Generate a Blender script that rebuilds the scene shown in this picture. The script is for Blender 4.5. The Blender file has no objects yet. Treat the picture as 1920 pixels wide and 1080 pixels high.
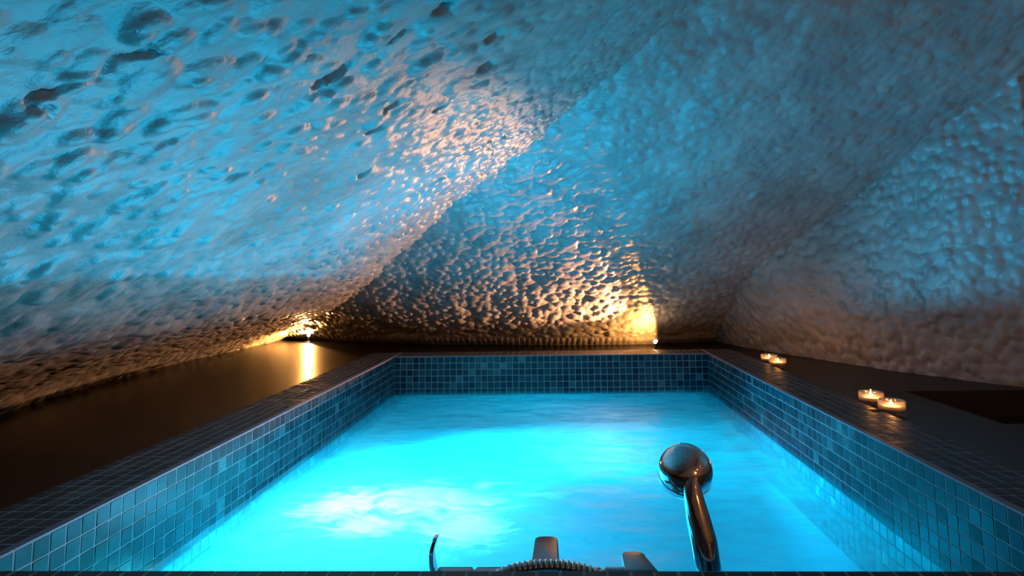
import bpy, math, random
import numpy as np
from mathutils import Vector, Matrix

S = 0.025          # one mosaic tile = 2.5 cm; everything below is measured in tiles
DZ = 1.23          # the coping stands this many tiles above the deck
def T(x, y, z):    # tile coordinates (origin: far left inner corner of the coping top) -> metres, deck at z = 0
    return Vector((x * S, y * S, (z + DZ) * S))

sc = bpy.context.scene
COL = sc.collection

# ------------------------------------------------------------------ camera
cam_d = bpy.data.cameras.new('camera')
cam = bpy.data.objects.new('camera', cam_d)
COL.objects.link(cam)
sc.camera = cam
F, YAW, PITCH, ROLL = 1093.75, -0.0306, 0.0912, -0.0148
cam_d.sensor_width = 36.0
cam_d.lens = F / 1920 * 36.0
cam_d.shift_x = -45.07 / 1920
cam_d.shift_y = -122.83 / 1920
cam_d.clip_start = 0.01
cam.location = T(26.0985, -94.9232, 12.6733)
Rz = Matrix.Rotation(-YAW, 3, 'Z')
fwd = Rz @ Vector((0, math.cos(PITCH), math.sin(PITCH)))
rgt = Rz @ Vector((1, 0, 0))
up = rgt.cross(fwd)
r2 = rgt * math.cos(ROLL) + up * math.sin(ROLL)
u2 = up * math.cos(ROLL) - rgt * math.sin(ROLL)
m = Matrix((r2, u2, -fwd)).transposed()
cam.rotation_euler = m.to_euler()

# ------------------------------------------------------------------ world and exposure
w = bpy.data.worlds.new('world')
sc.world = w
w.use_nodes = True
w.node_tree.nodes['Background'].inputs[0].default_value = (0.02, 0.03, 0.05, 1)
w.node_tree.nodes['Background'].inputs[1].default_value = 0.02
vs = sc.view_settings
sc.display_settings.display_device = 'sRGB'
vs.view_transform = 'Standard'
vs.look = 'None'
vs.gamma = 1
vs.exposure = 0.0
vs.use_curve_mapping = False
sc.cycles.use_denoising = True
sc.cycles.max_bounces = 8
sc.cycles.transparent_max_bounces = 12
sc.cycles.caustics_reflective = False
sc.cycles.caustics_refractive = False
sc.cycles.sample_clamp_indirect = 4.0

# ------------------------------------------------------------------ lamps
def lamp(name, kind, p, power, color, radius, aim=None, cone=None, blend=0.2):
    d = bpy.data.lights.new(name, kind)
    d.energy = power
    d.color = color
    d.shadow_soft_size = radius * S
    o = bpy.data.objects.new(name, d)
    o.location = T(*p)
    if aim is not None:
        o.rotation_euler = Vector(aim).to_track_quat('-Z', 'Y').to_euler()
    if cone:
        d.spot_size = math.radians(cone)
        d.spot_blend = blend
    COL.objects.link(o)
    return o
CYAN = (0.0, 0.51, 0.90)
WARM = (1.0, 0.43, 0.10)
# pool lights under the water, with added fill lamps among them
lamp('pool_light_main', 'SPOT', (13, -47, -30), 80, CYAN, 1.6, (-0.50, -0.02, 1.0), 120, 0.9)
lamp('back_slope_fill', 'SPOT', (3, -52, -28), 160, CYAN, 1.5, (0.34, 0.42, 0.84), 50, 0.8)  # spot added to brighten the back slope
lamp('pool_light_left_wall', 'SPOT', (3, -30, -16), 230, CYAN, 4.0, (0.93, -0.06, 0.40), 48, 0.9)
lamp('water_fill_right', 'POINT', (36, -38, -22), 3.8, CYAN, 3.0)  # fill lamp added to even out the water's glow
lamp('water_fill_back', 'POINT', (24, -12, -22), 5.6, CYAN, 3.0)  # added fill for the far water
lamp('water_fill_near', 'POINT', (20, -60, -22), 1.6, CYAN, 3.0)  # added fill for the near water
lamp('foam_fill', 'POINT', (9, -47, -11.5), 1.6, (0.62, 0.95, 1.0), 1.2)  # whitish fill added under the foam so it turns white
lamp('foam_fill_right', 'POINT', (18, -48, -11.5), 0.7, (0.55, 0.95, 1.0), 1.2)  # second added fill under the foam
# the two small deck spotlights (beam and spill)
lamp('deck_lamp_left', 'SPOT', (-28.2, 33.5, 0.2), 42, WARM, 0.3, (-0.65, -0.70, 0.25), 172, 0.15)
lamp('deck_lamp_back', 'SPOT', (43.9, 14.3, 0.5), 8, WARM, 0.3, (-0.93, 0.33, 0.12), 174, 0.06)
lamp('deck_lamp_back_beam', 'SPOT', (43.9, 14.2, 0.5), 74, (1.0, 0.47, 0.22), 0.3, (-0.86, -0.47, 0.20), 85, 0.40)
# wall lamp of the room behind the camera, and an added fill
lamp('room_lamp', 'SPOT', (86, -124, 34), 16, (1.0, 0.36, 0.11), 3.0, (-0.1, 1.0, 0.12), 100, 0.8)
lamp('chrome_fill', 'POINT', (72, -131, 18), 3.2, (1.0, 0.40, 0.13), 4.0)  # warm fill added for the chrome's reflections, no fixture

# ------------------------------------------------------------------ materials
def mat(name):
    m = bpy.data.materials.new(name)
    m.use_nodes = True
    nt = m.node_tree
    return m, nt, nt.nodes, nt.links, nt.nodes['Principled BSDF']
def simple(name, col, rough, metal=0.0, spec=0.5, emis=None, es=0.0, coat=0.0):
    m, nt, N, L, b = mat(name)
    b.inputs['Base Color'].default_value = (*col, 1)
    b.inputs['Roughness'].default_value = rough
    b.inputs['Metallic'].default_value = metal
    b.inputs['Specular IOR Level'].default_value = spec
    b.inputs['Coat Weight'].default_value = coat
    if emis:
        b.inputs['Emission Color'].default_value = (*emis, 1)
        b.inputs['Emission Strength'].default_value = es
    # faint procedural unevenness
    tc = N.new('ShaderNodeTexCoord'); n = N.new('ShaderNodeTexNoise'); bp = N.new('ShaderNodeBump')
    n.inputs['Scale'].default_value = 60
    bp.inputs['Strength'].default_value = 0.04; bp.inputs['Distance'].default_value = 0.002
    L.new(tc.outputs['Object'], n.inputs['Vector']); L.new(n.outputs['Fac'], bp.inputs['Height']); L.new(bp.outputs['Normal'], b.inputs['Normal'])
    return m

def rock_mat():
    m, nt, N, L, b = mat('painted_rock')
    tc = N.new('ShaderNodeTexCoord')
    n1 = N.new('ShaderNodeTexNoise'); n1.inputs['Scale'].default_value = 9; n1.inputs['Detail'].default_value = 5
    n2 = N.new('ShaderNodeTexNoise'); n2.inputs['Scale'].default_value = 95; n2.inputs['Detail'].default_value = 6; n2.inputs['Roughness'].default_value = 0.6
    cr = N.new('ShaderNodeValToRGB')
    cr.color_ramp.elements[0].position = 0.3; cr.color_ramp.elements[0].color = (0.30, 0.27, 0.26, 1)
    cr.color_ramp.elements[1].position = 0.7; cr.color_ramp.elements[1].color = (0.44, 0.41, 0.39, 1)
    bp = N.new('ShaderNodeBump'); bp.inputs['Strength'].default_value = 0.35; bp.inputs['Distance'].default_value = 0.006
    for n in (n1, n2): L.new(tc.outputs['Object'], n.inputs['Vector'])
    L.new(n1.outputs['Fac'], cr.inputs['Fac']); L.new(cr.outputs['Color'], b.inputs['Base Color'])
    L.new(n2.outputs['Fac'], bp.inputs['Height']); L.new(bp.outputs['Normal'], b.inputs['Normal'])
    b.inputs['Roughness'].default_value = 0.30
    b.inputs['Specular IOR Level'].default_value = 0.55
    return m

def tile_mat(name, cols, spec):
    m, nt, N, L, b = mat(name)
    b.inputs['Specular IOR Level'].default_value = spec
    at = N.new('ShaderNodeAttribute'); at.attribute_name = 'tint'
    cr = N.new('ShaderNodeValToRGB')
    e = cr.color_ramp.elements
    e[0].position = 0.0; e[0].color = (*cols[0], 1)
    e[1].position = 1.0; e[1].color = (*cols[3], 1)
    k = e.new(0.45); k.color = (*cols[1], 1)
    k = e.new(0.85); k.color = (*cols[2], 1)
    tc = N.new('ShaderNodeTexCoord')
    n = N.new('ShaderNodeTexNoise'); n.inputs['Scale'].default_value = 55; n.inputs['Detail'].default_value = 4
    mx = N.new('ShaderNodeMix'); mx.data_type = 'RGBA'; mx.blend_type = 'MULTIPLY'; mx.inputs['Factor'].default_value = 0.6
    r2 = N.new('ShaderNodeValToRGB'); r2.color_ramp.elements[0].position = 0.3; r2.color_ramp.elements[0].color = (0.45, 0.45, 0.45, 1)
    r2.color_ramp.elements[1].position = 0.65; r2.color_ramp.elements[1].color = (1.3, 1.3, 1.3, 1)
    L.new(tc.outputs['Object'], n.inputs['Vector']); L.new(n.outputs['Fac'], r2.inputs['Fac'])
    L.new(at.outputs['Fac'], cr.inputs['Fac']); L.new(cr.outputs['Color'], mx.inputs['A']); L.new(r2.outputs['Color'], mx.inputs['B'])
    L.new(mx.outputs['Result'], b.inputs['Base Color'])
    bp = N.new('ShaderNodeBump'); bp.inputs['Strength'].default_value = 0.12; bp.inputs['Distance'].default_value = 0.003
    L.new(n.outputs['Fac'], bp.inputs['Height']); L.new(bp.outputs['Normal'], b.inputs['Normal'])
    b.inputs['Roughness'].default_value = 0.28
    return m

def water_mat():
    m, nt, N, L, b = mat('bubbling_water')
    N.remove(b)
    out = N['Material Output']
    geo = N.new('ShaderNodeTexCoord')
    at = N.new('ShaderNodeAttribute'); at.attribute_name = 'foam'
    ae = N.new('ShaderNodeAttribute'); ae.attribute_name = 'clear'
    # wispy streaks
    mp = N.new('ShaderNodeMapping'); mp.inputs['Scale'].default_value = (8.0, 19.0, 1)
    n1 = N.new('ShaderNodeTexNoise'); n1.inputs['Scale'].default_value = 1.0; n1.inputs['Detail'].default_value = 7; n1.inputs['Roughness'].default_value = 0.6; n1.inputs['Distortion'].default_value = 1.8
    n2 = N.new('ShaderNodeTexNoise'); n2.inputs['Scale'].default_value = 70; n2.inputs['Detail'].default_value = 6
    L.new(geo.outputs['Object'], mp.inputs['Vector']); L.new(mp.outputs['Vector'], n1.inputs['Vector']); L.new(geo.outputs['Object'], n2.inputs['Vector'])
    ad = N.new('ShaderNodeMath'); ad.operation = 'MULTIPLY_ADD'; ad.inputs[1].default_value = 2.4; ad.inputs[2].default_value = -1.2
    L.new(n1.outputs['Fac'], ad.inputs[0])
    ad2 = N.new('ShaderNodeMath'); ad2.operation = 'ADD'; L.new(ad.outputs[0], ad2.inputs[0]); L.new(at.outputs['Fac'], ad2.inputs[1])
    rp = N.new('ShaderNodeValToRGB'); rp.color_ramp.elements[0].position = 0.25; rp.color_ramp.elements[1].position = 0.95
    rp.color_ramp.elements[0].color = (0, 0, 0, 1); rp.color_ramp.elements[1].color = (1, 1, 1, 1)
    L.new(ad2.outputs[0], rp.inputs['Fac'])
    bp = N.new('ShaderNodeBump'); bp.inputs['Strength'].default_value = 0.25; bp.inputs['Distance'].default_value = 0.01
    L.new(n1.outputs['Fac'], bp.inputs['Height'])
    # water colour: milky turquoise varying with the swirl
    cw = N.new('ShaderNodeValToRGB'); cw.color_ramp.elements[0].position = 0.3; cw.color_ramp.elements[0].color = (0.34, 0.85, 0.80, 1)
    cw.color_ramp.elements[1].position = 0.7; cw.color_ramp.elements[1].color = (0.42, 1.0, 0.92, 1)
    L.new(n1.outputs['Fac'], cw.inputs['Fac'])
    cm = N.new('ShaderNodeMix'); cm.data_type = 'RGBA'; cm.inputs['B'].default_value = (0.97, 0.98, 0.98, 1)
    L.new(rp.outputs['Color'], cm.inputs['Factor']); L.new(cw.outputs['Color'], cm.inputs['A'])
    tl = N.new('ShaderNodeBsdfTranslucent'); L.new(cm.outputs['Result'], tl.inputs['Color']); L.new(bp.outputs['Normal'], tl.inputs['Normal'])
    tr = N.new('ShaderNodeBsdfTransparent'); tr.inputs['Color'].default_value = (0.06, 0.93, 1.0, 1)
    cl = N.new('ShaderNodeMix'); cl.data_type = 'FLOAT'; cl.inputs['A'].default_value = 0.56; cl.inputs['B'].default_value = 0.92
    L.new(ae.outputs['Fac'], cl.inputs['Factor'])
    sub = N.new('ShaderNodeMath'); sub.operation = 'MULTIPLY_ADD'; sub.inputs[1].default_value = -0.46; sub.use_clamp = True
    L.new(rp.outputs['Color'], sub.inputs[0]); L.new(cl.outputs['Result'], sub.inputs[2])
    m1 = N.new('ShaderNodeMixShader'); L.new(sub.outputs[0], m1.inputs[0]); L.new(tl.outputs[0], m1.inputs[1]); L.new(tr.outputs[0], m1.inputs[2])
    gl = N.new('ShaderNodeBsdfGlossy'); gl.inputs['Roughness'].default_value = 0.22; L.new(bp.outputs['Normal'], gl.inputs['Normal'])
    fr = N.new('ShaderNodeFresnel'); fr.inputs['IOR'].default_value = 1.33
    m2 = N.new('ShaderNodeMixShader'); L.new(fr.outputs[0], m2.inputs[0]); L.new(m1.outputs[0], m2.inputs[1]); L.new(gl.outputs[0], m2.inputs[2])
    L.new(m2.outputs[0], out.inputs['Surface'])
    return m

def glass_mat():
    m, nt, N, L, b = mat('clear_glass')
    N.remove(b)
    out = N['Material Output']
    tr = N.new('ShaderNodeBsdfTransparent'); tr.inputs['Color'].default_value = (0.93, 0.90, 0.86, 1)
    gl = N.new('ShaderNodeBsdfGlossy'); gl.inputs['Roughness'].default_value = 0.05; gl.inputs['Color'].default_value = (1, 1, 1, 1)
    rf = N.new('ShaderNodeBsdfRefraction'); rf.inputs['Roughness'].default_value = 0.02; rf.inputs['IOR'].default_value = 1.45
    lw = N.new('ShaderNodeLayerWeight'); lw.inputs['Blend'].default_value = 0.45
    m0 = N.new('ShaderNodeMixShader'); m0.inputs[0].default_value = 0.25; L.new(tr.outputs[0], m0.inputs[1]); L.new(rf.outputs[0], m0.inputs[2])
    m1 = N.new('ShaderNodeMixShader'); L.new(lw.outputs['Facing'], m1.inputs[0]); L.new(m0.outputs[0], m1.inputs[1]); L.new(gl.outputs[0], m1.inputs[2])
    n = N.new('ShaderNodeTexNoise'); n.inputs['Scale'].default_value = 150
    bp = N.new('ShaderNodeBump'); bp.inputs['Strength'].default_value = 0.2; bp.inputs['Distance'].default_value = 0.002
    L.new(n.outputs['Fac'], bp.inputs['Height']); L.new(bp.outputs['Normal'], gl.inputs['Normal'])
    df = N.new('ShaderNodeBsdfTranslucent'); df.inputs['Color'].default_value = (0.9, 0.75, 0.6, 1)
    m3 = N.new('ShaderNodeMixShader'); m3.inputs[0].default_value = 0.08; L.new(m1.outputs[0], m3.inputs[1]); L.new(df.outputs[0], m3.inputs[2])
    L.new(m3.outputs[0], out.inputs['Surface'])
    return m

ROCK = rock_mat()
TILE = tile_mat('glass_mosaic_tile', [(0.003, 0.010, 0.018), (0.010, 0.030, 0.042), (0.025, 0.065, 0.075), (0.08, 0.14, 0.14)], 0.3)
COPT = tile_mat('black_mosaic_tile', [(0.008, 0.006, 0.006), (0.018, 0.013, 0.013), (0.035, 0.026, 0.026), (0.06, 0.05, 0.05)], 0.35)
COPT.node_tree.nodes['Principled BSDF'].inputs['Roughness'].default_value = 0.48
SUB_LIT = tile_mat('submerged_lit_mosaic_tile', [(0.16, 0.34, 0.38), (0.20, 0.40, 0.44), (0.28, 0.50, 0.54), (0.40, 0.62, 0.66)], 0.5)  # paler copy of the tiles: underwater light scatter put into the colour
WATER = water_mat()
GLASS = glass_mat()
GROUT = simple('tile_grout', (0.27, 0.25, 0.25), 0.7)
TRIM = simple('coping_edge_strip', (0.20, 0.13, 0.17), 0.45)
DECK = simple('black_polished_deck', (0.004, 0.0035, 0.0035), 0.34, spec=0.18)
WELL = simple('dark_stair_well', (0.012, 0.011, 0.010), 0.6)
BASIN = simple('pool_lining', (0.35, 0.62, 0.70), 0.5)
PLASTER = simple('room_plaster', (0.62, 0.50, 0.40), 0.8)
CHROME = simple('chrome', (0.78, 0.78, 0.80), 0.07, metal=1.0)
GUNMETAL = simple('dark_chrome', (0.22, 0.24, 0.27), 0.28, metal=1.0)
WAX = simple('glowing_candle_wax', (0.95, 0.75, 0.45), 0.5, emis=(1.0, 0.45, 0.12), es=3.0)  # wax given its own glow in place of the flame's light
TIN = simple('tealight_tin', (0.75, 0.72, 0.68), 0.3, metal=1.0)
WICK = simple('burnt_wick', (0.02, 0.02, 0.02), 0.9)
FLAME = simple('candle_flame', (1.0, 0.7, 0.3), 0.5, emis=(1.0, 0.60, 0.22), es=40.0)
LENS = simple('lamp_lens', (1.0, 0.9, 0.8), 0.3, emis=(1.0, 0.62, 0.28), es=300.0)
HOUSING = simple('black_lamp_housing', (0.02, 0.02, 0.02), 0.35, metal=0.6)

# ------------------------------------------------------------------ mesh helpers
def obj(name, V, Fc, m, parent=None, smooth=False, attrs=None):
    me = bpy.data.meshes.new(name)
    V = np.asarray(V, dtype=float)
    me.from_pydata((V * S + np.array([0, 0, DZ * S])).tolist() if parent is None else (V * S).tolist(), [], Fc if isinstance(Fc, list) else Fc.tolist())
    me.update()
    o = bpy.data.objects.new(name, me)
    COL.objects.link(o)
    if m: me.materials.append(m)
    if parent is not None: o.parent = parent
    if smooth:
        me.polygons.foreach_set('use_smooth', np.ones(len(me.polygons), dtype=bool))
    if attrs:
        for k, (dom, vals) in attrs.items():
            a = me.attributes.new(k, 'FLOAT', dom)
            a.data.foreach_set('value', np.asarray(vals, dtype=np.float32))
    me.update()
    return o
def thing(name, label, cat, p=(0, 0, -DZ), group=None):
    e = bpy.data.objects.new(name, None)
    e.location = T(*p)
    e.empty_display_size = 0.03
    COL.objects.link(e)
    e['label'] = label; e['category'] = cat
    if group: e['group'] = group
    return e
def struct(o):
    o['kind'] = 'structure'
    return o
class MB:
    """collects vertices and faces in tile units"""
    def __init__(self): self.v = []; self.f = []; self.t = []
    def add(self, v, f, t=None):
        n = len(self.v)
        self.v += [tuple(p) for p in v]; self.f += [tuple(i + n for i in q) for q in f]
        if t is not None: self.t += [t] * len(f)
    def box(self, a, b, skip=()):
        (x0, y0, z0), (x1, y1, z1) = a, b
        v = [(x0, y0, z0), (x1, y0, z0), (x1, y1, z0), (x0, y1, z0), (x0, y0, z1), (x1, y0, z1), (x1, y1, z1), (x0, y1, z1)]
        f = {'b': (0, 3, 2, 1), 't': (4, 5, 6, 7), 'f': (0, 1, 5, 4), 'r': (1, 2, 6, 5), 'k': (2, 3, 7, 6), 'l': (3, 0, 4, 7)}
        self.add(v, [q for k, q in f.items() if k not in skip])
    def lathe(self, prof, n=40, c=(0, 0, 0), ax=None, closed=False):
        """prof: list of (radius, height)"""
        M = Matrix.Identity(3) if ax is None else Vector(ax).to_track_quat('Z', 'Y').to_matrix()
        v = []; f = []
        for r, h in prof:
            for i in range(n):
                a = 2 * math.pi * i / n
                p = M @ Vector((r * math.cos(a), r * math.sin(a), h))
                v.append((p.x + c[0], p.y + c[1], p.z + c[2]))
        k = len(prof)
        rng = range(k) if closed else range(k - 1)
        for j in rng:
            j2 = (j + 1) % k
            for i in range(n):
                i2 = (i + 1) % n
                f.append((j * n + i, j * n + i2, j2 * n + i2, j2 * n + i))
        if not closed:
            if prof[0][0] > 1e-6: f.append(tuple(reversed(range(n))))
            if prof[-1][0] > 1e-6: f.append(tuple(range((k - 1) * n, k * n)))
        self.add(v, f)
    def sweep(self, pts, radii, n=20, flat=None):
        """round (or flattened) tube through pts; radii: number or list; flat: (normal-scale) list"""
        P = [Vector(p) for p in pts]; k = len(P)
        if not isinstance(radii, (list, tuple)): radii = [radii] * k
        T_ = [(P[min(i + 1, k - 1)] - P[max(i - 1, 0)]).normalized() for i in range(k)]
        ref = Vector((0, 0, 1)) if abs(T_[0].z) < 0.8 else Vector((0, 1, 0))
        a = (ref - T_[0] * ref.dot(T_[0])).normalized()
        v = []; f = []
        for i in range(k):
            a = (a - T_[i] * a.dot(T_[i])).normalized(); b = T_[i].cross(a)
            fl = 1.0 if flat is None else (flat[i] if isinstance(flat, (list, tuple)) else flat)
            for j in range(n):
                t = 2 * math.pi * j / n
                v.append(P[i] + a * (math.cos(t) * radii[i] * fl) + b * (math.sin(t) * radii[i]))
        for i in range(k - 1):
            for j in range(n):
                j2 = (j + 1) % n
                f.append((i * n + j, i * n + j2, (i + 1) * n + j2, (i + 1) * n + j))
        f.append(tuple(reversed(range(n)))); f.append(tuple(range((k - 1) * n, k * n)))
        self.add(v, f)
    def build(self, name, m, parent=None, smooth=False, off=None, angle=None):
        v = np.array([tuple(p) for p in self.v], dtype=float)
        if off is not None: v = v - np.array(off)
        at = {'tint': ('FACE', self.t)} if self.t else None
        o = obj(name, v, self.f, m, parent, smooth, at)
        if smooth and angle:
            me = o.data
            try: me.set_sharp_from_angle(angle=math.radians(angle))
            except Exception: pass
        return o
def spline(P, n):
    """Catmull-Rom through the points"""
    P = [Vector(p) for p in P]; out = []
    Q = [P[0] * 2 - P[1]] + P + [P[-1] * 2 - P[-2]]
    for i in range(1, len(Q) - 2):
        for k in range(n):
            t = k / n
            a, b, c, d = Q[i - 1], Q[i], Q[i + 1], Q[i + 2]
            out.append(0.5 * ((2 * b) + (c - a) * t + (2 * a - 5 * b + 4 * c - d) * t * t + (3 * b - a - 3 * c + d) * t ** 3))
    out.append(P[-1])
    return out

# ------------------------------------------------------------------ the rock vault: relief of hand-pressed lumps
def value_noise(u, v, seed):
    r = np.random.RandomState(seed).rand(256, 256)
    iu = np.floor(u).astype(int); iv = np.floor(v).astype(int)
    fu = u - iu; fv = v - iv
    fu = fu * fu * (3 - 2 * fu); fv = fv * fv * (3 - 2 * fv)
    a = r[iu % 256, iv % 256]; b = r[(iu + 1) % 256, iv % 256]; c = r[iu % 256, (iv + 1) % 256]; d = r[(iu + 1) % 256, (iv + 1) % 256]
    return (a * (1 - fu) + b * fu) * (1 - fv) + (c * (1 - fu) + d * fu) * fv
def lumps(u, v, seed, cell, rad, amp, ang=0.0, stretch=1.35, sparse=0.0, ex=0.65):
    """rounded stone-like lumps, one per jittered cell, tallest wins"""
    rs = np.random.RandomState(seed)
    N_ = 256
    jx, jy, rr, aa, th, keep = (rs.rand(N_, N_) for _ in range(6))
    iu = np.floor(u / cell).astype(int); iv = np.floor(v / cell).astype(int)
    h = np.zeros_like(u)
    for du in (-1, 0, 1):
        for dv in (-1, 0, 1):
            a = (iu + du) % N_; b = (iv + dv) % N_
            cx = (iu + du + 0.5 + 0.8 * (jx[a, b] - 0.5)) * cell; cy = (iv + dv + 0.5 + 0.8 * (jy[a, b] - 0.5)) * cell
            t = ang + (th[a, b] - 0.5) * 1.1
            ct, st = np.cos(t), np.sin(t)
            R = rad * (0.6 + 0.65 * rr[a, b])
            p = ((u - cx) * ct + (v - cy) * st) / (R * stretch); q = (-(u - cx) * st + (v - cy) * ct) / R
            d2 = p * p + q * q
            hh = np.clip(1 - d2, 0, 1) ** ex * amp * (0.35 + 0.65 * aa[a, b]) * (keep[a, b] >= sparse)
            h = np.maximum(h, hh)
    return h
def relief(u, v, seed, mixv, ang=0.0):
    """mixv 0: scattered big soft lumps, 1: dense small pebbles"""
    big = lumps(u, v, seed, 2.1, 1.05, 0.36, ang, 1.6, 0.30, 0.6) + lumps(u + 31, v + 17, seed + 7, 1.4, 0.62, 0.26, ang, 1.5, 0.20, 0.6)
    small = lumps(u, v, seed + 3, 1.3, 0.80, 0.52, ang, 1.25, 0.05)
    low = (value_noise(u / 7 + 40, v / 7 + 40, seed + 11) - 0.5) * 0.9 + (value_noise(u / 2.6 + 40, v / 2.6 + 40, seed + 12) - 0.5) * 0.35
    return big * (1 - mixv) + small * mixv + low * 0.7

BASEY_X = np.array([-60, -38, -28, -20, 0, 26, 41, 47, 56, 62, 90.]); BASEY_Y = np.array([43, 43, 40, 35.5, 28, 24, 23.5, 24, 26.5, 29, 29.])
def mid_y(x, z):
    yb = np.interp(x, BASEY_X, BASEY_Y)
    wgt = np.exp(-np.clip(z + DZ, 0, None) / 9.0)
    return yb * wgt + 23.5 * (1 - wgt) - (z + DZ) / 0.77
LX = np.array([-44, -38, -33, -14.8, -0.1, 11.4, 19.8, 26.5, 33.5, 41, 104.]); LZ = np.array([-4.5, -1.23, 1.7, 7.7, 16.3, 24, 29, 33.2, 37.4, 42.3, 83.])
BLX_Y = np.array([-140, -60, -33, -24, -1, 23, 38.]); BLX = np.array([5.5, 5.3, 5.3, 2.6, -0.7, 0.3, 0.3])
def left_z(x, y):
    sh = np.interp(y, BLX_Y, BLX)
    f = np.clip(1 - (x + 38) / 25, 0, 1)
    return np.interp(x - sh * f, LX, LZ)
WP = [(56, 42, -.5), (59.0, 28, -.5), (61.0, 20, -.5), (64.7, 9, -.48), (70.2, -4.4, -.17), (73.3, -10.7, -.07), (77.6, -18.2, -.03), (81.9, -23.7, .0), (82.5, -24.5, 0), (86, -24.7, 0), (97, -25, 0)]
WPY = np.array([p[1] for p in WP][::-1]); WPX = np.array([p[0] for p in WP][::-1]); WPL = np.array([p[2] for p in WP][::-1])
def wall_x(y, z):
    return np.interp(y, WPY, WPX) + np.interp(y, WPY, WPL) * np.clip(z + DZ, 0, 16)

def grid_faces(nu, nv, keep):
    i, j = np.meshgrid(np.arange(nu - 1), np.arange(nv - 1), indexing='ij')
    a = i * nv + j
    q = np.stack([a, a + 1, a + nv + 1, a + nv], -1).reshape(-1, 4)
    k = keep.reshape(-1)
    q = q[k[q].all(1)]
    return q
def compact(V, q):
    used = np.unique(q); mp = np.full(len(V), -1); mp[used] = np.arange(len(used))
    return V[used], mp[q]

# left slope ("wall_left"): rises from the deck to the right, over the pool
def build_left():
    st = 0.17
    y = np.concatenate([np.arange(-136, -84, 0.6), np.arange(-84, 43.5, st)])
    x = np.concatenate([np.arange(-40.5, 48, st * 0.85), np.arange(48, 103, 0.6)])
    X, Y = np.meshgrid(x, y, indexing='ij')
    Z = left_z(X, Y)
    U = X * 1.19; V = Y
    mixv = np.clip((Y + 58) / 35, 0, 1)
    h = relief(U, V, 5, mixv, 0.25)
    def pit(h, cx, cy, rx, ry, ang, dep):
        p = (X - cx) * math.cos(ang) + (Y - cy) * math.sin(ang); q = -(X - cx) * math.sin(ang) + (Y - cy) * math.cos(ang)
        d = (p / rx) ** 2 + (q / ry) ** 2
        return h - dep * np.sqrt(np.clip(1 - d, 0, 1))
    for a in [(12.9, -61.3, 1.25, .5, 0.1, .9), (16.7, -61.1, .9, .4, -.1, .8), (19.7, -61, .7, .4, 0, .8), (16.8, -46.4, .9, .5, 0.2, .7), (20.9, -48.8, .8, .6, 0.3, .7), (12.2, -50.9, .8, .5, .2, .7),
              (14.2, -53.0, .8, .5, .2, .7), (9.0, -44, .7, .4, .3, .6), (22, -53, .7, .5, .1, .7)]:
        h = pit(h, *a)
    crack = [(5.63, -72.77), (6.34, -72.61), (7.07, -71.77), (8.58, -72.02), (9.3, -71.2)]
    branch = [(5.63, -72.77), (5.2, -72.0), (4.24, -71.2)]
    X2 = X + (value_noise(X * 1.5 + 30, Y * 1.5 + 130, 61) - .5) * .8; Y2 = Y + (value_noise(X * 1.5 + 30, Y * 1.5 + 130, 62) - .5) * .8
    for line, dep, wd in ((crack, 0.38, 0.15), (branch, 0.35, 0.13)):
        dm = np.full(X.shape, 1e9)
        for (ax, ay), (bx, by) in zip(line[:-1], line[1:]):
            t = np.clip(((X2 - ax) * (bx - ax) + (Y2 - ay) * (by - ay)) / ((bx - ax) ** 2 + (by - ay) ** 2), 0, 1)
            dm = np.minimum(dm, np.hypot(X2 - ax - t * (bx - ax), Y2 - ay - t * (by - ay)))
        h = h - dep * np.exp(-(dm / wd) ** 2)
    h = h * (0.45 + 0.55 * np.clip((Z + 1) / 6, 0, 1))
    nx, nz = 0.52, -0.85
    keep = (Y < mid_y(X, Z) + 1.2) & (Z < 81) & (X < np.where(Y > -24, wall_x(Y, Z) + 1.5, 97.5)) & (Z > -2.2)
    P = np.stack([X + nx * h, Y, Z + nz * h], -1).reshape(-1, 3)
    q = grid_faces(len(x), len(y), keep)
    P, q = compact(P, q)
    return struct(obj('wall_left', P, q, ROCK, smooth=True))
# back slope ("wall_back"): leans towards the viewer over the pool
def build_mid():
    st = 0.19
    x = np.arange(-42, 97, st)
    z = np.concatenate([np.arange(-2.2, 46, st * 0.61), np.arange(46, 82, 0.5)])
    X, Z = np.meshgrid(x, z, indexing='ij')
    Y = mid_y(X, Z)
    U = X; V = (Z + DZ) * 1.64
    mixv = np.clip((52 - V) / 30, 0.25, 1)
    h = relief(U, V, 23, mixv, 0.35)
    # row of rounded cobbles along the foot
    ci = np.floor(X / 1.12); rs = np.random.RandomState(12).rand(400, 3)
    foot = np.zeros_like(X)
    for dc in (-1, 0, 1):
        c = ci + dc; k = (c.astype(int) + 200) % 400
        cx = (c + .5 + .25 * (rs[k, 0] - .5)) * 1.12 + (Z + .4) * .25 * (rs[k, 2] - .2)
        foot = np.maximum(foot, np.clip(1 - ((X - cx) / .56) ** 2 - ((Z + .42 - .2 * (rs[k, 1] - .5)) / .80) ** 2, 0, 1) ** .5 * .55)
    hf = np.where(Z < 0.75, foot, 0)
    wf = np.clip((Z - 0.45) / 0.35, 0, 1)
    h = hf * (1 - wf) + (h - 0.25) * wf
    ny, nz = -0.61, -0.79
    keep = (Z < left_z(X, Y) + 1.2) & (X < wall_x(Y, Z) + 1.5)
    keep |= (Z < 1.0) & (X > -38) & (X < 60)
    P = np.stack([X, Y + ny * h, Z + nz * h * np.clip((Z + 0.9) / 2, 0.0, 1)], -1).reshape(-1, 3)
    q = grid_faces(len(x), len(z), keep)[:, ::-1]
    P, q = compact(P, q)
    return struct(obj('wall_back', P, q, ROCK, smooth=True))
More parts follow.
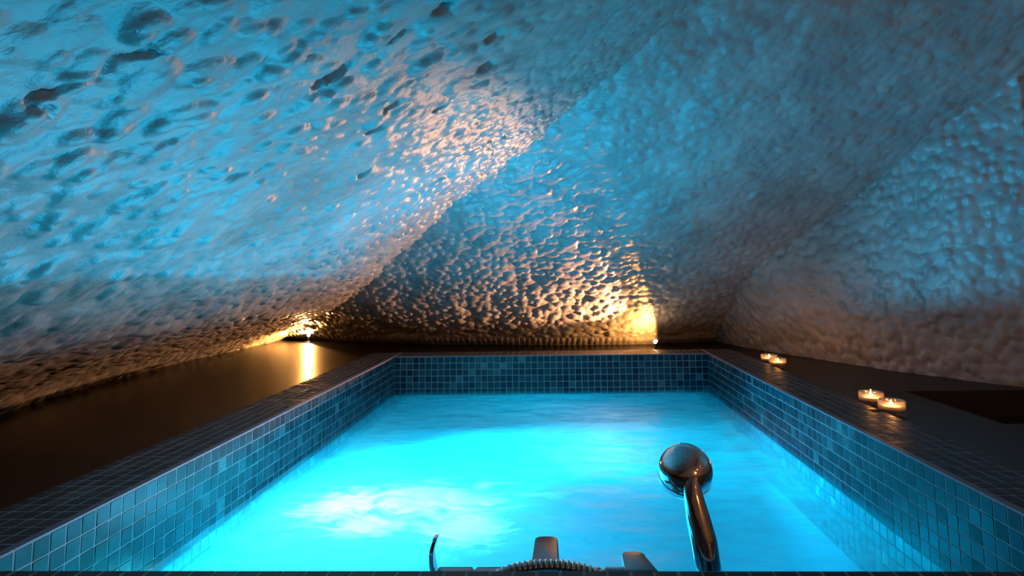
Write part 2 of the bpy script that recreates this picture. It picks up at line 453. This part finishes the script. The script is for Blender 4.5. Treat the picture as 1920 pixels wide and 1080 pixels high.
def build_right():
    st = 0.2
    pts = np.array([(p[0], p[1]) for p in WP], float)
    seg = np.hypot(*np.diff(pts, axis=0).T); cum = np.concatenate([[0], np.cumsum(seg)])
    t = np.arange(0, cum[-1], st)
    bx = np.interp(t, cum, pts[:, 0]); by = np.interp(t, cum, pts[:, 1]); le = np.interp(t, cum, [p[2] for p in WP])
    dx = np.gradient(bx); dy = np.gradient(by); L_ = np.hypot(dx, dy)
    nx, ny = dy / L_, -dx / L_        # towards the room
    sgn = -1 if (nx.mean() > 0) else 1
    nx, ny = nx * sgn, ny * sgn
    ny = np.where(True, ny, ny)
    z = np.arange(-2.0, 60, st)
    Tt, Z = np.meshgrid(t, z, indexing='ij')
    X = bx[:, None] + le[:, None] * np.clip(Z + DZ, 0, 16); Y = by[:, None] + 0 * Z
    h = relief(Tt, Z, 41, np.full(X.shape, 1.0), 1.5) * 0.95
    keep = (Y < mid_y(X, Z) + 1.5) & (Z < 81)
    P = np.stack([X + nx[:, None] * h, Y + ny[:, None] * h, Z], -1).reshape(-1, 3)
    q = grid_faces(len(t), len(z), keep)
    P, q = compact(P, q)
    return struct(obj('wall_right', P, q, ROCK, smooth=True))
build_left(); build_mid(); build_right()

# plain enclosure of the room behind and beside the camera
b = MB()
b.add([(97, -25, -DZ), (97, -25, 84), (97, -140, 84), (97, -140, -DZ)], [(0, 1, 2, 3)])
struct(b.build('wall_side', PLASTER))
b = MB()
b.add([(-50, -136, -DZ), (97, -136, -DZ), (97, -136, 84), (-50, -136, 84)], [(0, 1, 2, 3)])
struct(b.build('wall_front', PLASTER))
b = MB()
b.add([(40, -140, 80.5), (97, -140, 80.5), (97, -40, 80.5), (40, -40, 80.5)], [(0, 3, 2, 1)])
struct(b.build('ceiling', PLASTER))

# ------------------------------------------------------------------ floor: black deck with the stair well
CO = 5.39; W = 50.2; NY = -68.5
f = MB()
xs = [-46, -CO, W + CO, 66.3, 90, 97]; ys = [-140, NY - CO, -39.6, -24.6, CO, 47]
for i in range(5):
    for j in range(5):
        cx, cy = (xs[i] + xs[i + 1]) / 2, (ys[j] + ys[j + 1]) / 2
        if -CO < cx < W + CO and NY - CO < cy < CO: continue
        if 66.3 < cx < 90 and -39.6 < cy < -24.6: continue
        z = -DZ
        f.add([(xs[i], ys[j], z), (xs[i + 1], ys[j], z), (xs[i + 1], ys[j + 1], z), (xs[i], ys[j + 1], z)], [(0, 1, 2, 3)])
struct(f.build('floor', DECK))
f = MB()
x0, x1, y0, y1, z0, z1 = 66.3, 90, -39.6, -24.6, -22, -DZ
f.add([(x0, y0, z0), (x1, y0, z0), (x1, y1, z0), (x0, y1, z0), (x0, y0, z1), (x1, y0, z1), (x1, y1, z1), (x0, y1, z1)],
      [(0, 1, 2, 3), (0, 4, 5, 1), (1, 5, 6, 2), (2, 6, 7, 3), (3, 7, 4, 0)])
for k in range(3):   # steps going down
    f.box((66.4 + 0.0, -39.5, -22), (66.4 + 5 * (3 - k), -24.7, -22 + 5 * (k + 1)))
struct(f.build('stair_well_1', WELL))  # the stair well and its steps, not a trim strip

# ------------------------------------------------------------------ the tiled pool
pool = thing('plunge_pool', 'square sunken pool lined with small dark mosaic tiles, between the rock walls', 'pool')
rng = random.Random(4)
def tile_patch(mb, o, ux, vy, n, nu, nv, pu, pv, gap=0.045, hgt=0.055, skip=None):
    """o origin, ux/vy unit directions, n outward normal; nu x nv tiles at pitch pu, pv"""
    o, ux, vy, n = map(Vector, (o, ux, vy, n))
    for i in range(nu):
        for j in range(nv):
            if skip and skip(i, j): continue
            a = o + ux * ((i + gap + rng.uniform(-.012, .012)) * pu) + vy * ((j + gap + rng.uniform(-.012, .012)) * pv)
            su, sv = pu * (1 - 2 * gap), pv * (1 - 2 * gap)
            t1, t2 = rng.gauss(0, .012), rng.gauss(0, .012)
            lo = [a, a + ux * su, a + ux * su + vy * sv, a + vy * sv]
            c = a + ux * su / 2 + vy * sv / 2
            hi = []
            for p in lo:
                d = p - c
                q = c + d * 0.97
                hi.append(q + n * (hgt + t1 * d.dot(ux) + t2 * d.dot(vy)))
            r = rng.random()
            tint = r * 0.75 if rng.random() > 0.06 else 0.85 + 0.15 * rng.random()
            mb.add([p - n * 0.02 for p in lo] + hi, [(4, 5, 6, 7), (0, 1, 5, 4), (1, 2, 6, 5), (2, 3, 7, 6), (3, 0, 4, 7)], tint)
ROWS = 11
off = (0, 0, -DZ)
# grout bodies
g = MB()
TH = CO - 0.06
ZB = -36
def notch(y): return -40.2 < y < -39.1
g.box((-TH, NY - TH, ZB), (-0.012, TH, -0.015))
g.box((W + 0.012, -39.0, ZB), (W + TH, TH, -0.015)); g.box((W + 0.012, NY - TH, ZB), (W + TH, -40.1, -0.015)); g.box((W + .012, -40.1, ZB), (W + TH - 1.0, -39.0, -.015))
g.box((-0.012, 0.012, ZB), (W + .012, TH, -0.015)); g.box((-0.012, NY - TH, ZB), (W + .012, NY - 0.012, -0.015))
g.build('grout_bed', GROUT, pool, off=off)
tl = MB()
p1 = W / 50; p2 = -NY / 68
st_ = MB()
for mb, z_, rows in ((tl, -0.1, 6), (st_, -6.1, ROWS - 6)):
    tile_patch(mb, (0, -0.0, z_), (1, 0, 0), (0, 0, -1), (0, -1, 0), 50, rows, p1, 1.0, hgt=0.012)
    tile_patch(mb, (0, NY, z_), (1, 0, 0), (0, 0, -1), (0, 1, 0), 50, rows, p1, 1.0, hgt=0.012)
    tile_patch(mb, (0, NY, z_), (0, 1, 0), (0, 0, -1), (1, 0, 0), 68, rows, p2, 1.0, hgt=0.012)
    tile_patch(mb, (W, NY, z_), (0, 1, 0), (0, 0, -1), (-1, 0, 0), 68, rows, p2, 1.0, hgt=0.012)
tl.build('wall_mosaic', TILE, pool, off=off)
st_.build('submerged_lit_mosaic', SUB_LIT, pool, off=off)  # underwater rows, their luminous look painted in
ct = MB()
pc = (CO - 0.48) / 5
nl = 80; pl = (-NY + 2 * CO) / nl
tile_patch(ct, (-CO, NY - CO, -0.05), (1, 0, 0), (0, 1, 0), (0, 0, 1), 5, nl, pc, pl, gap=0.065)
tile_patch(ct, (W + 0.48, NY - CO, -0.05), (1, 0, 0), (0, 1, 0), (0, 0, 1), 5, nl, pc, pl, gap=0.065, skip=lambda i, j: i == 4 and j == int((-39.55 - NY + CO) / pl))
tile_patch(ct, (0, 0.48, -0.05), (1, 0, 0), (0, 1, 0), (0, 0, 1), 50, 5, p1, pc)
tile_patch(ct, (0, NY - CO, -0.05), (1, 0, 0), (0, 1, 0), (0, 0, 1), 50, 5, p1, CO / 5, gap=0.06)
tile_patch(ct, (-CO, NY - CO, -0.0), (0, 1, 0), (0, 0, -1), (-1, 0, 0), nl, 1, pl, 1.1)
tile_patch(ct, (W + CO, NY - CO, -0.0), (0, 1, 0), (0, 0, -1), (1, 0, 0), nl, 1, pl, 1.1, skip=lambda i, j: i == int((-39.55 - NY + CO) / pl))
ct.build('coping_mosaic', COPT, pool, off=off)
tr = MB()
for a, b_ in (((-0.46, NY - .46, -0.09), (0.03, 0.46, 0.02)), ((W - 0.03, NY - .46, -0.09), (W + 0.46, 0.46, 0.02)), ((0.03, -0.03, -0.09), (W - .03, 0.46, 0.02))):
    tr.box(a, b_)
tr.build('edge_strip', TRIM, pool, off=off)
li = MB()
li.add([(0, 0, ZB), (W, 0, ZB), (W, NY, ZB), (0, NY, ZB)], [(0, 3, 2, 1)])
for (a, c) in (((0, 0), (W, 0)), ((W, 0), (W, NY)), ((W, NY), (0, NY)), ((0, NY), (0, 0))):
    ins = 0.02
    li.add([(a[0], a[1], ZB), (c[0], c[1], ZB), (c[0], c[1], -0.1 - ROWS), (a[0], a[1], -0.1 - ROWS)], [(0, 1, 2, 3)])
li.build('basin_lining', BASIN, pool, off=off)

# ------------------------------------------------------------------ the water
WL = -5.6
nx_, ny_ = 170, 230
x = np.linspace(0.06, W - .06, nx_); y = np.linspace(NY + .06, -0.06, ny_)
X, Y = np.meshgrid(x, y, indexing='ij')
h = (value_noise(X / 5 + 9, Y / 3 + 50, 91) - .5) * .22 + (value_noise(X / 1.7 + 9, Y / 1.1 + 70, 92) - .5) * .10
edge = np.minimum(np.minimum(X, W - X), np.minimum(-Y, Y - NY))
h *= np.clip(edge / 3, 0.1, 1)
boil = np.exp(-(((X - 11.5) / 8) ** 2 + ((Y + 47) / 6) ** 2))
h += boil * (value_noise(X / 1.2 + 3, Y / .8 + 80, 93) - .35) * .7
wob = (value_noise(X / 3 + 5, Y / 2 + 60, 94) - .5) * 0.9 + (value_noise(X / 1.2 + 5, Y / .8 + 90, 95) - .5) * 0.4
def blob(cx, cy, rx, ry, ang=0):
    p = (X - cx) * math.cos(ang) + (Y - cy) * math.sin(ang); q = -(X - cx) * math.sin(ang) + (Y - cy) * math.cos(ang)
    return 1.35 - np.sqrt((p / rx) ** 2 + (q / ry) ** 2)
foam = np.maximum.reduce([blob(9.0, -46.2, 4.6, 4.2, .3), blob(14.5, -45.5, 6.0, 4.6, .1), blob(19, -49.5, 3.8, 3.6, -.6), blob(12, -50.5, 3.6, 2.4, .2) - .1, blob(19, -42, 5, 1.4, .2) - .35, blob(25, -44, 6, 1.6, .1) - .7])
foam = np.clip(foam + wob * .55, -0.4, 1.1)
clear = np.clip(1.25 - edge / 2.8, 0, 1)
clear = np.clip(clear + (value_noise(X / 2.5, Y / 2.5 + 30, 96) - .5) * .5 * np.clip(clear * 4, 0, 1), 0, 1)
P = np.stack([X, Y, WL + h], -1).reshape(-1, 3)
q = grid_faces(nx_, ny_, np.ones(X.shape, bool))[:, ::-1]
wat = obj('pool_water', P, q, WATER, smooth=True, attrs={'foam': ('POINT', foam.reshape(-1)), 'clear': ('POINT', clear.reshape(-1))})
wat['label'] = 'glowing turquoise bubbling water with white foam filling the mosaic pool'
wat['category'] = 'water'
wat['kind'] = 'stuff'

# ------------------------------------------------------------------ deck spotlights
def deck_spot(p, label, aim, r=0.42):
    t = thing('deck_spotlight', label, 'lamp', (p[0], p[1], -DZ), 'small spotlights on the black deck')
    a = Vector(aim).normalized()
    hb = MB(); hb.lathe([(0.9, 0), (0.95, 0.1), (0.8, 0.22), (0.25, 0.24), (0.2, 1.3)], 28)
    hb.build('base', HOUSING, t, smooth=True, angle=40)
    c = Vector((0, 0, 1.55))
    hs = MB(); hs.lathe([(0.28, -0.42), (0.42, -0.36), (0.45, 0.05), (0.42, 0.07), (0.37, 0.05), (0.34, -0.1)], 28, c=c, ax=a)
    hs.build('lamp_head', HOUSING, t, smooth=True, angle=40)
    ln = MB(); ln.lathe([(0.38, 0.02), (0.37, 0.14), (0.26, 0.27), (0.12, 0.33), (0.0, 0.35)], 28, c=c, ax=a)
    ln.build('lens', LENS, t, smooth=True)
    return t
deck_spot((-28.7, 34.7), 'tiny bright spotlight in the far left corner of the black deck, under the left slope', (-0.3, -1.0, 0.2))
deck_spot((44.4, 14.3), 'tiny warm spotlight on the deck behind the right end of the back coping', (-0.5, -0.55, 0.5))

# ------------------------------------------------------------------ votive candles
def candle(x, y, label, rot, flame_h=1.0):
    t = thing('votive_candle', label, 'candle', (x, y, -DZ), 'glass votive candles beside the right coping')
    R = 1.16; H = 1.58
    gb = MB()
    gb.lathe([(0.0, 0), (R * .93, 0), (R, 0.09), (R, H - .08), (R - .06, H), (R - .13, H - .03), (R - .17, H - .15), (R - .2, 0.42), (R * .55, 0.30), (0, 0.28)], 44)
    gb.build('glass_cup', GLASS, t, smooth=True, angle=50)
    tn = MB(); tn.lathe([(0, 0.44), (0.76, 0.44), (0.78, 0.47), (0.80, 1.02), (0.84, 1.04), (0.77, 1.03), (0.75, 0.9)], 36)
    tn.build('tealight_cup', TIN, t, smooth=True, angle=40)
    wx = MB(); wx.lathe([(0, 0.6), (0.74, 0.6), (0.74, 0.98), (0.70, 0.95), (0.3, 0.91), (0, 0.93)], 36)
    wx.build('wax', WAX, t, smooth=True)
    wk = MB(); wk.sweep([(0, 0, 0.88), (0.02, 0, 1.05), (0.06, 0, 1.16)], 0.035, 8)
    wk.build('wick', WICK, t, smooth=True)
    fl = MB(); fl.lathe([(0.0, 1.05), (0.08, 1.10), (0.13, 1.2), (0.12, 1.32), (0.06, 1.26 + .16 * flame_h), (0.0, 1.28 + .34 * flame_h)], 16, c=(0.03, 0, 0))
    fl.build('flame', FLAME, t, smooth=True)
    t.rotation_euler = (0, 0, rot)
    lamp('candle_light', 'POINT', (x + .03, y, -DZ + 1.72), 0.22, (1.0, 0.38, 0.10), 0.12)
candle(58.2, -4.3, 'farthest of the lit votive candles on the right, partly behind its neighbour', 0.2)
candle(58.0, -8.3, 'lit votive candle in front of the farthest one, near the far right pool corner', 1.1)
candle(58.3, -32.7, 'lit votive candle with the tallest flame, behind the nearest candle on the right', 2.0, 1.6)
candle(58.1, -36.7, 'nearest and lowest in view of the four lit votive candles, by the right coping', 3.0)

# ------------------------------------------------------------------ bath mixer on the near pool wall
mx = thing('bath_mixer', 'chrome wall mixer bar with spout and ribbed hose at the near pool edge', 'tap', (25.4, NY, -1.3))
mo = (25.4, NY, -1.3)
bar = MB()
bar.lathe([(0, 0), (0.66, 0), (0.70, .06), (0.70, 1.55), (0.66, 1.6), (0.60, 1.62), (0.60, 1.72), (0.66, 1.74), (0.70, 1.80), (0.70, 7.4), (0.66, 7.46), (0.62, 7.5), (0.62, 7.6), (0.7, 7.66), (0.7, 9.3), (0.6, 9.4), (0, 9.4)], 40, c=(20.5, -67.0, -1.32), ax=(1, 0, 0))
for bx_ in (22.8, 27.9):
    bar.lathe([(0, 0), (0.95, 0), (0.95, .12), (0.5, .2), (0.5, 1.2), (0, 1.2)], 28, c=(bx_, NY + .05, -1.32), ax=(0, 1, 0))
bar.build('body', GUNMETAL, mx, smooth=True, off=mo, angle=35)
lv = MB()
pts = spline([(20.45, -67.0, -1.2), (20.30, -67, -0.6), (20.25, -67, 0.1), (20.42, -66.95, 0.8)], 8)
lv.sweep(pts, [0.34] * 3 + [0.3] * (len(pts) - 5) + [.26, .16], 16, flat=None)
lever = MB()
ra = [0.42 - 0.008 * i for i in range(len(pts))]; ra[-1] = .18; ra[-2] = .28
# thin blade: seen edge-on, wide along the pool
vv = []; ff = []
for p, r in zip(pts, ra):
    vv += [(p.x - .10, p.y - r, p.z), (p.x + .10, p.y - r, p.z), (p.x + .10, p.y + r, p.z), (p.x - .10, p.y + r, p.z)]
for i in range(len(pts) - 1):
    for j in range(4):
        j2 = (j + 1) % 4
        ff.append((i * 4 + j, i * 4 + j2, i * 4 + 4 + j2, i * 4 + 4 + j))
ff += [(3, 2, 1, 0), tuple(len(vv) - 4 + k for k in range(4))]
lever.add(vv, ff)
lo_ = lever.build('lever', CHROME, mx, off=mo)
bv = lo_.modifiers.new('bevel', 'BEVEL'); bv.width = .0012; bv.segments = 3
def slab(name, outline, zt, zb, m, slope=0.0, y0=0):
    """rounded flat block from an xy outline, optional drop towards +y"""
    n = len(outline); s = MB()
    cx = sum(p[0] for p in outline) / n; cy = sum(p[1] for p in outline) / n
    rings = [(0.94, zb), (1.0, zb + .12), (1.0, zt - .14), (0.95, zt - .03), (0.86, zt)]
    v = []
    for k, z in rings:
        v += [(cx + (p[0] - cx) * k, cy + (p[1] - cy) * k, z - slope * (p[1] - y0)) for p in outline]
    fc = [tuple(reversed(range(n)))]
    for r in range(len(rings) - 1):
        for i in range(n):
            i2 = (i + 1) % n
            fc.append((r * n + i, r * n + i2, (r + 1) * n + i2, (r + 1) * n + i))
    fc.append(tuple(range((len(rings) - 1) * n, len(rings) * n)))
    s.add(v, fc)
    return s.build(name, m, mx, smooth=True, off=mo, angle=40)
def rounded_end(xc, w0, w1, ya, yb, skew=0.0, n=14, rr=0.45):
    """tapered outline from ya to yb with a rounded far end"""
    o = [(xc - w0 / 2, ya), (xc + w0 / 2, ya)]
    for i in range(n + 1):
        a = math.pi * i / n
        c, s_ = math.cos(a), math.sin(a)
        o.append((xc + skew + w1 / 2 * (abs(c) ** .55) * (1 if c > 0 else -1), yb - rr + rr * s_ ** .8 if s_ > 0 else yb - rr))
    return o
slab('spout', rounded_end(25.42, 1.42, 1.22, -67.2, -62.9, 0, rr=0.5), -0.72, -1.5, GUNMETAL, 0.05, -67)
slab('diverter', rounded_end(29.75, 1.5, 1.15, -67.5, -65.4, -0.15, rr=0.6), -0.5, -1.6, GUNMETAL, 0.05, -67)
hp = spline([(22.0, -67.9, -2.4), (22.7, -67.9, -1.1), (23.6, -67.9, -0.42), (24.6, -67.9, -0.16), (25.6, -67.9, -0.08), (26.6, -67.9, -0.17), (27.6, -67.9, -0.45), (28.6, -67.9, -1.2), (30, -67.9, -2.6), (32, -67.9, -3.4), (32.9, -67.5, -3.1), (32.95, -67.38, -2.4)], 8)
hs = MB(); hs.sweep(hp, 0.22, 14); hose = hs.build('hose', GUNMETAL, mx, smooth=True, off=mo)
# ribs
L_ = [0]
for a, b_ in zip(hp[:-1], hp[1:]): L_.append(L_[-1] + (b_ - a).length)
rb = MB(); s_ = 0.1
while s_ < L_[-1] - .1:
    i = max(k for k in range(len(L_) - 1) if L_[k] <= s_)
    t_ = (s_ - L_[i]) / max(1e-6, L_[i + 1] - L_[i]); c = hp[i].lerp(hp[i + 1], t_); ax = (hp[i + 1] - hp[i]).normalized()
    rb.lathe([(0.21, -.085), (0.27, -.06), (0.30, 0), (0.27, .06), (0.21, .085)], 14, c=c, ax=ax)
    s_ += 0.235
rb.build('ribs', simple('copper_lit_steel', (0.80, 0.66, 0.55), 0.2, metal=1.0), hose, smooth=True, off=None if False else mo)
hd = MB()
hd.sweep([(29.5, -67.3, -1.9), (31, -67.6, -2.2), (32.28, -67.42, -2.0)], 0.22, 14)
hd.lathe([(0.50, -.3), (0.64, -.27), (0.68, .25), (0.52, .28)], 24, c=(32.95, -67.35, -2.0), closed=True)
hd.build('shower_holder', GUNMETAL, mx, smooth=True, off=mo, angle=40)

# ------------------------------------------------------------------ hand shower
so = (32.95, -67.35, -2.2)
sh = thing('hand_shower', 'chrome hand shower with round ball head rising over the near pool edge', 'shower head', so)
hb = MB()
hpnt = spline([(32.95, -67.35, -2.3), (32.88, -67.32, -1.4), (32.74, -67.25, -0.45), (32.62, -67.15, 0.6), (32.42, -67.0, 1.7), (32.26, -66.85, 2.7), (32.2, -66.6, 3.4), (32.2, -66.2, 3.85)], 6)
ctrl = [.42, .50, .60, .60, .53, .42, .33, .30]
rad = list(np.interp(np.linspace(0, 7, len(hpnt)), range(8), ctrl))
hb.sweep(hpnt, rad, 28)
hb.build('handle', CHROME, sh, smooth=True, off=so, angle=60)
hc = (32.2, -65.75, 3.25)
ax = Vector((0.05, -0.45, 0.9)).normalized()
R = 1.28
prof = []
for k in range(0, 15):
    a = math.pi / 2 - (math.pi / 2 + 0.18) * k / 14
    prof.append((R * math.cos(a) if k else 0.0, R * math.sin(a)))
prof = prof + [(R * .955, -.27), (R * .955, -.31), (R * .985, -.34), (R * .96, -.5), (R * .86, -.72), (R * .74, -.84)]
prof = [(r, h * 0.97) for r, h in prof]
hh = MB(); hh.lathe(prof[::-1], 48, c=hc, ax=ax)
head = hh.build('shower_head', CHROME, sh, smooth=True, off=so, angle=35)
fp = MB(); fp.lathe([(0, -.90), (R * .70, -.88), (R * .72, -.80), (0, -.78)], 40, c=hc, ax=ax)
for k in range(24):
    a = k * 2.4; r_ = R * .65 * math.sqrt((k + .5) / 24)
    M_ = ax.to_track_quat('Z', 'Y').to_matrix()
    p_ = M_ @ Vector((r_ * math.cos(a), r_ * math.sin(a), -.93))
    fp.lathe([(0.03, 0), (.045, .06)], 8, c=(hc[0] + p_.x, hc[1] + p_.y, hc[2] + p_.z), ax=ax)
fp.build('spray_plate', GUNMETAL, head, smooth=True, off=so, angle=40)
